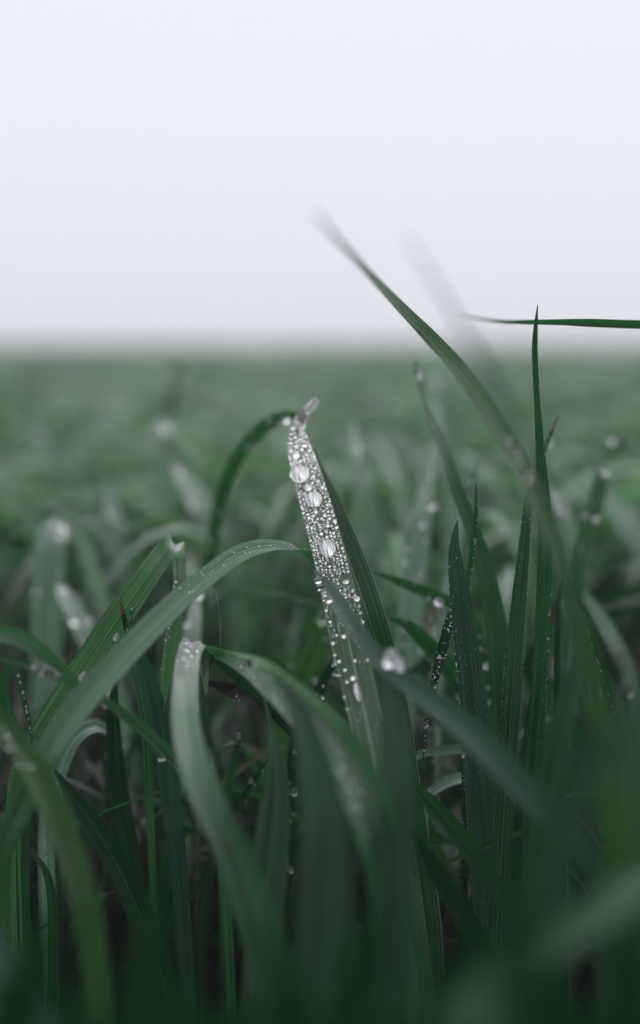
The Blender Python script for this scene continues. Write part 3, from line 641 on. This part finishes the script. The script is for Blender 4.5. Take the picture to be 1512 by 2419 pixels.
avoid.append(drop_at(main, 845, 1635, 17, 'long smeared water drop low on the dewy blade behind the blurred crossing blade', 3.6, 0.5, False))
avoid.append(drop_at(main, 793, 1585, 22, 'pendant water drop clinging to the lower left edge of the dewy blade', 1.0, 0.9, hang=True))
avoid.append(drop_at(main, 846, 1416, 15, 'single round drop on the right edge of the dewy blade, halfway down', 1.0, 0.9))
avoid.append(drop_at(main, 817, 1373, 18, 'wide bright drop near the right edge of the dewy blade under the third large drop', 0.7, 0.8))
# medium beads: packed, each its own
lab = 'small round dewdrop, one of many covering the upper half of the dewy blade'
cnt = 0; tries = 0
while cnt < 150 and tries < 9000:
    tries += 1
    t = U(0.50, 0.93); v = U(-0.9, 0.9)
    p = main.at(t, v)[0]; y = proj(p)[1]
    if y > 1420: continue
    v = (math.floor((v + 1) / 2 * 7.99) + 0.5) / 8 * 2 - 1 + U(-0.04, 0.04) if y > 1200 else v
    p, N, T, w = main.at(t, v)
    if y < 1060: r = U(5, 8) * px * min(1, w / 0.005)
    elif y < 1250: r = U(3.2, 6.2) * px
    else: r = U(3.0, 5.0) * px
    if y > 1340: r *= 0.8
    if any((p - a).length < ar + r * 0.74 for a, ar in avoid): continue
    avoid.append((p, r)); cnt += 1
    droplet(main, t, v, r, lab, 'small dewdrops covering the dewy blade', U(0.65, 0.95), U(0.9, 1.25))
lab = 'small bright dewdrop scattered low on the dewy blade'
for (x, y, s) in [(780, 1470, 9), (786, 1520, 11), (790, 1545, 9), (812, 1505, 13), (800, 1560, 10), (815, 1583, 9), (820, 1610, 10), (858, 1470, 12), (855, 1450, 9), (848, 1432, 9), (862, 1500, 8), (833, 1600, 14), (838, 1560, 9), (770, 1440, 10), (790, 1600, 8), (803, 1650, 8), (812, 1680, 8), (795, 1500, 7), (850, 1530, 8), (868, 1560, 8)]:
    avoid.append(drop_at(main, x, y, s, lab, 1.0, 0.8, False, 'dewdrops low on the dewy blade'))
# the finest dew, beyond counting
dv, df = [], []
tw = main.find(822, 1500)[0]; tx = main.find(790, 1360)[0]
scatter_micro(main, tw, 0.985, 1000, 0.6 * px, 1.9 * px, dv, df, vein=15, avoid=avoid)
scatter_micro(main, tx, 0.95, 480, 1.7 * px, 3.3 * px, dv, df, vein=9, avoid=avoid)
scatter_micro(main, 0.86, 0.985, 220, 1.6 * px, 3.4 * px, dv, df, avoid=avoid)
scatter_micro(main, 0.10, tw, 120, 0.5 * px, 1.3 * px, dv, df, vein=15, avoid=avoid)
for key, a, b, n, r0, r1 in (('grey', .3, .95, 120, .6, 1.6), ('fold', .2, .6, 140, .6, 1.8), ('ribbed', .3, .95, 70, .5, 1.3), ('tall', .5, .98, 70, .5, 1.4), ('hook', .6, .95, 160, 1.0, 2.6), ('stub', .84, .97, 70, 1.0, 2.8), ('cross', .75, .98, 25, .6, 1.4), ('droop', .45, .98, 150, .8, 2.2), ('arch', .80, .95, 60, .6, 1.6), ('hookdark', .6, .97, 70, .6, 1.8), ('wilt', .4, .95, 60, .6, 1.6), ('partner', .1, .4, 120, .7, 1.4), ('needle', .45, .9, 40, .6, 1.4)):
    scatter_micro(BLADES[key], a, b, n, r0 * px, r1 * px, dv, df)
for (key, side) in (('partner', 1), ('main', -1), ('main', 1), ('grey', 1), ('ribbed', 1), ('ribbed', -1), ('tall', -1), ('fold', -1), ('fold', 1)):
    st = BLADES[key]; k = 0.25
    while k < 0.93:
        k += U(0.003, 0.016)
        mt = bead_frame(st, k, side * 0.99, U(0.8, 1.9) * px, 1.0)
        b = len(dv); dv.extend([mt @ Vector(q) for q in MV]); df.extend([tuple(i + b for i in f) for f in MF])
random.seed(77)
for key in [k for k in BLADES if k.startswith('bg_')]:
    st = BLADES[key]
    for _ in range(26):
        t = U(0.5, 0.97); v = U(-0.9, 0.9)
        mt = bead_frame(st, t, v, (0.4 + 1.4 * random.random() ** 2) * 0.001, 0.8)
        b = len(dv); dv.extend([mt @ Vector(q) for q in MV]); df.extend([tuple(i + b for i in f) for f in MF])
o = link('dew', dv, df, M['water']); o.data.materials.append(M['film']); o.data.polygons.foreach_set('material_index', MB * (len(df) // len(MF))); tag(o, 'fine silvery dew beading the blades of grass in focus', 'dew', None, 'stuff')

def row(key, side, a, b, n, r0, r1, where, jitter=0.03):
    st = BLADES[key]
    t0, t1 = st.find(*a)[0], st.find(*b)[0]
    for i in range(n):
        t = t0 + (t1 - t0) * (i + U(-0.95, 0.95)) / n
        droplet(st, t, side + U(-jitter, jitter), (r0 + (r1 * 1.25 - r0) * random.random() ** 2) * px, 'tiny dewdrop in the row along ' + where, 'dewdrops along ' + where, 0.95, 1.0)
row('main', 0.0, (716, 985), (752, 936), 9, 3.0, 5.0, 'the twisted wet tip of the dewy blade', 0.7)
row('grey', 0.97, (1110, 1600), (1084, 1260), 16, 1.5, 3.2, 'the right edge of the broad greyish blade')
row('needle', -0.9, (1100, 1400), (1124, 1190), 12, 1.8, 3.6, 'the thin curved blade behind it')
row('hang_l', 0.3, (40, 1590), (80, 1765), 14, 1.8, 3.4, 'the small hanging blade at far left')
row('spur', -1.2, (1380, 1450), (1448, 1670), 11, 2.0, 3.8, 'the thin drooping blade at the right', 0.1)
row('tall', -0.95, (1272, 1620), (1286, 1330), 10, 1.5, 3.0, 'the left edge of the tallest blade')
row('bead_tip', 0.3, (303, 1490), (316, 1424), 8, 2.0, 3.8, 'the short tip beside the brown tip')
row('fold', 0.6, (430, 1370), (400, 1600), 12, 2.2, 4.2, 'the hanging end of the snapped blade', 0.4)
row('droop', 0.0, (1040, 1555), (1000, 1785), 12, 2.2, 4.4, 'the narrow drooping dewy blade', 0.6)
row('blade_thin_dew', -0.9, (560, 1910), (632, 1796), 7, 1.6, 3.2, 'the thin dark slanting blade')
row('arch', -0.6, (655, 1295), (730, 1320), 9, 2.4, 4.4, 'the dark end of the arching blade', 0.4)
row('leaner', -0.2, (1190, 1030), (1250, 1150), 7, 5.5, 7.5, 'the blurred leaning blade', 0.25)
row('dewtip', 0.0, (1098, 1200), (1122, 1110), 6, 7.0, 12.0, 'the short blurred wet tip', 0.4)
row('dewtip2', 0.0, (1285, 1060), (1308, 1005), 6, 2.5, 4.5, 'the thin wet tip right of the tallest blade', 0.3)
row('left_thin', 0.0, (125, 1597), (60, 1572), 5, 9.0, 12.0, 'the thin blurred blade at left', 0.2)
row('stub', 0.0, (447, 1530), (485, 1522), 8, 5.0, 9.0, 'the creased wet top of the blurred blade', 0.8)
row('cross', 0.9, (790, 1412), (750, 1360), 6, 5.0, 8.0, 'the pointed end of the crossing blade', 0.2)
row('hook', 0.0, (600, 1580), (550, 1553), 9, 5.0, 9.0, 'the shining shoulder of the bowed blade', 0.8)
row('bg_j', 0.0, (1500, 1050), (1400, 1032), 5, 10.0, 13.0, 'the blurred arching blade at right', 0.2)
row('near_l', 0.3, (80, 1810), (5, 1700), 10, 2.2, 4.2, 'the blade sweeping from the left edge', 0.6)
row('curl', -0.3, (990, 900), (983, 858), 3, 9.0, 13.0, 'the tip of the curving blade', 0.2)
drop_at(BLADES['cross'], 932, 1545, 42, 'blurred cluster drop shining where the crossing blade passes the dark blade', 1.0, 0.9)
drop_at(BLADES['cross'], 916, 1562, 30, 'smaller blurred drop touching the left of the shining cluster drop', 1.0, 0.9)
drop_at(BLADES['cross'], 952, 1560, 30, 'smaller blurred drop touching the right of the shining cluster drop', 1.0, 0.9)
drop_at(BLADES['fold'], 275, 1505, 16, 'long drop lying on the left edge of the snapped green blade, upper one', 1.4, 0.4)
drop_at(BLADES['fold'], 196, 1600, 22, 'flat clear drop lying on the snapped green blade, midway down', 1.6, 0.35)
drop_at(BLADES['fold'], 132, 1710, 18, 'flat clear drop low on the snapped green blade', 1.6, 0.35)
drop_at(BLADES['pin'], 563, 1735, 14, 'single drop capping the tiny upright blade in the dark gap', 1.0, 1.0)
drop_at(BLADES['bg_dark'], 598, 1055, 26, 'blurred round drop hanging under the dark bending blade behind', 1.0, 1.0, hang=True)
drop_at(BLADES['blade_thin_dew'], 588, 1842, 16, 'single larger drop on the thin dark slanting blade', 1.0, 0.9)
drop_at(BLADES['hookdark'], 515, 1558, 13, 'tiny drop hanging in the dark fold beside the creased wet top', 1.0, 1.0, hang=True)
drop_at(BLADES['left_thin'], 370, 1806, 15, 'bright single drop hanging below the thin slanting blade on the left', 1.0, 1.0, hang=True)
drop_at(BLADES['bg_n'], 1457, 1535, 36, 'bright single drop shining at the right edge of the photo', 0.7, 1.0, hang=True)
drop_at(BLADES['grey'], 1093, 1780, 12, 'clear drop on the lower left edge of the broad greyish blade', 1.6, 0.9)
drop_at(BLADES['palebit'], 1012, 1868, 12, 'tiny drop on the short pale arched blade', 1.0, 0.9)

# spider thread
a, b = P(508, 1395, .40), P(520, 1525, .395)
tv, tf = [], []
for i in range(21):
    f = i / 20; c = a.lerp(b, f) + Vector((0.0007 * math.sin(f * 3.1), 0, 0))
    for k in range(5):
        an = 2 * math.pi * k / 5; tv.append(c + Vector((math.cos(an), math.sin(an), 0)) * 0.00005)
for i in range(20):
    for k in range(5): tf.append((i * 5 + k, i * 5 + (k + 1) % 5, i * 5 + 5 + (k + 1) % 5, i * 5 + 5 + k))
o = link('spider_thread', tv, tf, M['silk']); tag(o, 'fine single thread hanging straight below the long arching blade', 'thread')

# ------------------------------------------------------------------ the rest of the field
def wild(bx, by, L, top, az, bend, w, twist, seg=10, lean=0.15):
    """centre points of one free-growing leaf"""
    pts = []; d = Vector((math.cos(az), math.sin(az), 0))
    x = z = 0.0; ang = lean * 0.5
    ds = L / seg
    for i in range(seg + 1):
        pts.append((x, z)); f = (i + 1) / seg
        ang = lean * 0.5 + bend * f ** 2.2
        x += math.sin(ang) * ds; z += math.cos(ang) * ds
    zm = max(p[1] for p in pts)
    k = top / zm
    out = []
    for i, (a, z) in enumerate(pts):
        f = i / seg
        ww = w * min(1.0, 0.55 + f * 1.6) * (1 - max(0, (f - 0.45) / 0.55) ** 1.8) + 0.0002
        out.append((Vector((bx, by, -0.003)) + d * (a * (0.6 + 0.4 * k)) + Vector((0, 0, z * k + 0.003)), ww, f * twist))
    return out

def canopy(x, y):
    f = min(1, max(0, (y - 1.2) / 4.0))
    return 0.178 + 0.040 * f * f * (3 - 2 * f) + (0.014 + 0.022 * f) * mnoise.noise(Vector((x * 0.9, y * 0.35, 0))) + 0.012 * mnoise.noise(Vector((x * 5, y * 5, 4)))

def stripverts(cp, m, vs, fs, uv, tints, tint, curv=0.15):
    base = len(vs); n = len(cp); pw = None; q = 0.0
    for i, (p, w, tw) in enumerate(cp):
        T = (cp[min(n - 1, i + 1)][0] - cp[max(0, i - 1)][0]).normalized()
        if pw is None: W = T.cross(Vector((math.cos(tint[3]), math.sin(tint[3]), 0.1)))
        else: W = pw - T * pw.dot(T)
        W.normalize(); pw = W
        Wr = Matrix.Rotation(tw, 3, T) @ W; N = Wr.cross(T)
        if i: q += (p - cp[i - 1][0]).length
        for k in range(m + 1):
            v = -1 + 2 * k / m
            vs.append(p + Wr * (v * w / 2) + N * (w * curv * abs(v)))
            uv.append((k / m, q * 14)); tints.extend((tint[0], tint[1], tint[2], 1))
    r = m + 1
    for i in range(n - 1):
        for k in range(m):
            a = base + i * r + k; fs.append((a, a + 1, a + 1 + r, a + r))

def rtint():
    g = U(0.30, 2.0); y = U(-0.12, 0.2)
    return (g * (1 + y), g, g * (1 - y * 0.6))

def in_frame(cp, pad=0):
    for p, w, t in cp:
        q = proj(p)
        if q and -pad < q[0] < 1512 + pad and -pad < q[1] < 2419 + pad: return True
    return False

# individual leaves of the nearer field, copied from a few grown shapes: near rank fills the shade, far rank the soft middle distance
random.seed(21)
MIDS = []
def single(bx, by, top, label, group, wscale=1.0, bend=None, mats=('green', 'deep', 'light')):
    L = U(0.20, 0.32); bend = U(0.4, 2.6) if bend is None else bend
    cp = wild(bx, by, L, top, U(0, 6.283), bend, U(0.0045, 0.0085) * wscale, U(-1.5, 1.5), seg=14)
    if not in_frame(cp): return False
    vs, fs, uv, ti = [], [], [], []
    t = (1, 1, 1, U(0, 6.283))
    stripverts(cp, 4, vs, fs, uv, ti, t)
    o = link('grass_blade', vs, fs, M[random.choice(mats)], uvs=uv)
    tag(o, label, 'grass blade', group)
    if by > 0.6: MIDS.append(cp)
    return True
n = 0
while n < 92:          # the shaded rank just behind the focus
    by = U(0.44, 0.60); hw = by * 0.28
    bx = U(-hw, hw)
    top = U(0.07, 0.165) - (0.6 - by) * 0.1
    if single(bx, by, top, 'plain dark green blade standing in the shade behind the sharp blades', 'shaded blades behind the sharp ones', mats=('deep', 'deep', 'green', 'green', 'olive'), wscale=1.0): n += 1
n = 0
while n < 112:
    by = U(0.62, 1.25); hw = by * 0.27
    bx = U(-hw, hw)
    top = canopy(bx, by) + U(-0.035, 0.012)
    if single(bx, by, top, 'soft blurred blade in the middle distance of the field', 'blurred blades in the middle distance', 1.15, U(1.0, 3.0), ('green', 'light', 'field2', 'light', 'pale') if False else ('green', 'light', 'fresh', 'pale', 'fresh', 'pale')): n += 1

dv, df = [], []
for cp in MIDS:
    if random.random() < 0.3: continue
    for _ in range(random.randint(1, 4)):
        k = random.randint(7, 13); f = random.random()
        p = cp[k][0].lerp(cp[min(14, k + 1)][0], f); r = U(0.0008, 0.0022)
        mt = Matrix.Translation(p + Vector((U(-.5, .5) * cp[k][1], 0, r * 0.4))) @ Matrix.Diagonal((r, r, r * 0.9, 1))
        b = len(dv); dv.extend([mt @ Vector(q) for q in MV]); df.extend([tuple(i + b for i in f2) for f2 in MF])
o = link('dew', dv, df, M['water']); o.data.materials.append(M['film']); o.data.polygons.foreach_set('material_index', MB * (len(df) // len(MF)))
tag(o, 'blurred bright specks of dew on the blades in the middle distance', 'dew', None, 'stuff')

# everything else: one mass
random.seed(5)
vs, fs, uv, ti = [], [], [], []
def mass(n, y0, y1, spread, seg, m, wmul, topadd=0.0, reject=None, power=1.0):
    for _ in range(n):
        by = y0 + (y1 - y0) * random.random() ** power
        bx = U(-1, 1) * spread(by)
        if reject and reject(bx, by): continue
        top = canopy(bx, by) * U(0.72, 1.04) + topadd
        cp = wild(bx, by, U(0.2, 0.32), top, U(0, 6.283), U(0.4, 2.9), U(0.0045, 0.0085) * wmul, U(-1.5, 1.5), seg)
        if reject and in_frame(cp, 60) and by < 0.62: continue
        t = rtint()
        stripverts(cp, m, vs, fs, uv, ti, (*t, U(0, 6.283)))
# sides and behind the camera: shade for the foot of the leaves
mass(4200, -0.55, 0.62, lambda y: 0.75, 8, 2, 1.2, -0.01, reject=lambda x, y: abs(x) < 0.03 + max(0, y) * 0.30 or (abs(x) < 0.09 and y < 0.12))
def under(n, y0, y1):
    # short leaves under the view: below what the lens takes in, they keep the skylight off the stalks
    for _ in range(n):
        by = U(y0, y1); bx = U(-1, 1) * (0.05 + 0.3 * max(by, 0.1))
        lim = CAM_Z - 0.50 * (by + 0.06) - 0.015
        if lim < 0.03: continue
        cp = wild(bx, by, U(0.1, 0.2), min(0.2, lim) * U(0.7, 1), U(0, 6.283), U(0.3, 1.6), U(0.005, 0.009), U(-1.5, 1.5), 6)
        if in_frame(cp, 40): continue
        stripverts(cp, 2, vs, fs, uv, ti, (*rtint(), U(0, 6.283)))
under(4200, -0.12, 0.42)
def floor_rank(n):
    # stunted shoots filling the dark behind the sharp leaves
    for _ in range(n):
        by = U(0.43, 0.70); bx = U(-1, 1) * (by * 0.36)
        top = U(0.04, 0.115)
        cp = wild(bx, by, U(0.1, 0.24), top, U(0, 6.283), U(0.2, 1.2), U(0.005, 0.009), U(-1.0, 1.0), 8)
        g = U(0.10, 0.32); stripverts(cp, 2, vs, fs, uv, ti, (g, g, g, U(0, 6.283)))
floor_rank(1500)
mass(3400, 0.64, 1.3, lambda y: 0.20 + y * 0.45, 9, 2, 0.95, -0.008)
mass(6500, 1.2, 4.0, lambda y: 0.2 + y * 0.42, 8, 2, 1.6)
mass(9000, 4.0, 12.0, lambda y: 0.4 + y * 0.36, 4, 1, 2.2)
mass(12000, 12.0, 50.0, lambda y: 0.4 + y * 0.33, 3, 1, 6.0, 0.0, power=1.2)
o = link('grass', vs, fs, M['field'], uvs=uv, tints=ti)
tag(o, 'dense green field of grass fading into the mist', 'grass field', None, 'stuff')

# ground, one sheet
gv, gf = [], []
NX = 60
xs = [math.copysign(abs(i / NX) ** 2.2, i) * 60 for i in range(-NX, NX + 1)]
ys = [math.copysign(abs(i / NX) ** 2.2, i) * 60 for i in range(-NX, NX + 1)]
for y in ys:
    for x in xs:
        gv.append((x, y, 0.004 * mnoise.noise(Vector((x * 25, y * 25, 0))) if abs(x) < 2 and abs(y) < 2 else 0.0))
W_ = len(xs)
for j in range(W_ - 1):
    for i in range(W_ - 1):
        a = j * W_ + i; gf.append((a, a + 1, a + 1 + W_, a + W_))
o = link('ground', gv, gf, M['soil']); tag(o, 'dark damp soil under the grass', 'ground', None, 'structure')

# mist
hv = [(x, y, z) for z in (-1, 0.30) for y in (-62, 62) for x in (-62, 62)]
hf = [(0, 2, 3, 1), (4, 5, 7, 6), (0, 1, 5, 4), (2, 6, 7, 3), (0, 4, 6, 2), (1, 3, 7, 5)]
m, nt, out = new_mat('mist')
pv = nt.nodes.new('ShaderNodeVolumePrincipled')
pv.inputs['Color'].default_value = (0.98, 0.99, 1, 1); pv.inputs['Density'].default_value = 0.030
nt.links.new(pv.outputs[0], out.inputs['Volume'])
o = link('haze', hv, hf, m, smooth=False); tag(o, 'pale morning mist over the field', 'haze', None, 'stuff')

# ------------------------------------------------------------------ sky and light
w = bpy.data.worlds.new('World'); S.world = w; w.use_nodes = True
nt = w.node_tree; nt.nodes.clear()
out = nt.nodes.new('ShaderNodeOutputWorld'); bg = nt.nodes.new('ShaderNodeBackground')
sky = nt.nodes.new('ShaderNodeTexSky'); sky.sky_type = 'NISHITA'; sky.sun_disc = False
SUN_EL, SUN_AZ = R(55), R(20)
sky.sun_elevation = SUN_EL; sky.sun_rotation = SUN_AZ; sky.dust_density = 6; sky.air_density = 1
tc = nt.nodes.new('ShaderNodeTexCoord'); sp = nt.nodes.new('ShaderNodeSeparateXYZ')
nt.links.new(tc.outputs['Generated'], sp.inputs[0])
cl = nt.nodes.new('ShaderNodeValToRGB'); nt.links.new(sp.outputs['Z'], cl.inputs[0])
e = cl.color_ramp.elements
SK = [(0.0, (0.785, 0.795, 0.855)), (0.06, (0.815, 0.828, 0.905)), (0.16, (0.855, 0.868, 0.950)), (0.30, (0.86, 0.885, 0.97)), (1.0, (1.0, 1.0, 1.0))]
while len(e) < len(SK): e.new(0.5)
for el, (p, c) in zip(e, SK): el.position = p; el.color = (*c, 1)
# a thick cloud deck is brighter overhead
mr = nt.nodes.new('ShaderNodeMapRange'); nt.links.new(sp.outputs['Z'], mr.inputs[0])
mr.inputs[1].default_value = 0.30; mr.inputs[2].default_value = 1.0; mr.inputs[3].default_value = 10.0; mr.inputs[4].default_value = 23.0
vm = nt.nodes.new('ShaderNodeVectorMath'); vm.operation = 'SCALE'
# added dimming of the unseen sky behind the camera, darkens leaves facing it
m2 = nt.nodes.new('ShaderNodeMapRange'); m2.interpolation_type = 'SMOOTHSTEP'; nt.links.new(sp.outputs['Y'], m2.inputs[0])
m2.inputs[1].default_value = -0.78; m2.inputs[2].default_value = -0.05; m2.inputs[3].default_value = 0.12; m2.inputs[4].default_value = 1.0
mm = nt.nodes.new('ShaderNodeMath'); mm.operation = 'MULTIPLY'; nt.links.new(mr.outputs[0], mm.inputs[0]); nt.links.new(m2.outputs[0], mm.inputs[1])
nt.links.new(cl.outputs[0], vm.inputs[0]); nt.links.new(mm.outputs[0], vm.inputs['Scale'])
mxn = mix(nt, 0.97, sky.outputs[0], vm.outputs[0])
nt.links.new(mxn, bg.inputs[0]); bg.inputs[1].default_value = 0.1
nt.links.new(bg.outputs[0], out.inputs[0])

ld = bpy.data.lights.new('sun', 'SUN'); ld.energy = 0.6; ld.angle = R(40); ld.color = (1, 0.97, 0.92)
sun = bpy.data.objects.new('sun', ld); COL.objects.link(sun)
dirv = Vector((math.sin(SUN_AZ) * math.cos(SUN_EL), math.cos(SUN_AZ) * math.cos(SUN_EL), math.sin(SUN_EL)))
sun.rotation_euler = dirv.to_track_quat('Z', 'Y').to_euler(); sun.location = (0, 0, 3)

# ------------------------------------------------------------------ render settings
S.view_settings.view_transform = 'Standard'; S.view_settings.look = 'None'
S.view_settings.exposure = 0; S.view_settings.gamma = 1
c = S.cycles
c.max_bounces = 10; c.diffuse_bounces = 3; c.glossy_bounces = 3; c.transmission_bounces = 8; c.volume_bounces = 1; c.transparent_max_bounces = 8
c.caustics_reflective = False; c.caustics_refractive = True; c.blur_glossy = 0.5
c.use_denoising = True
c.sample_clamp_indirect = 6
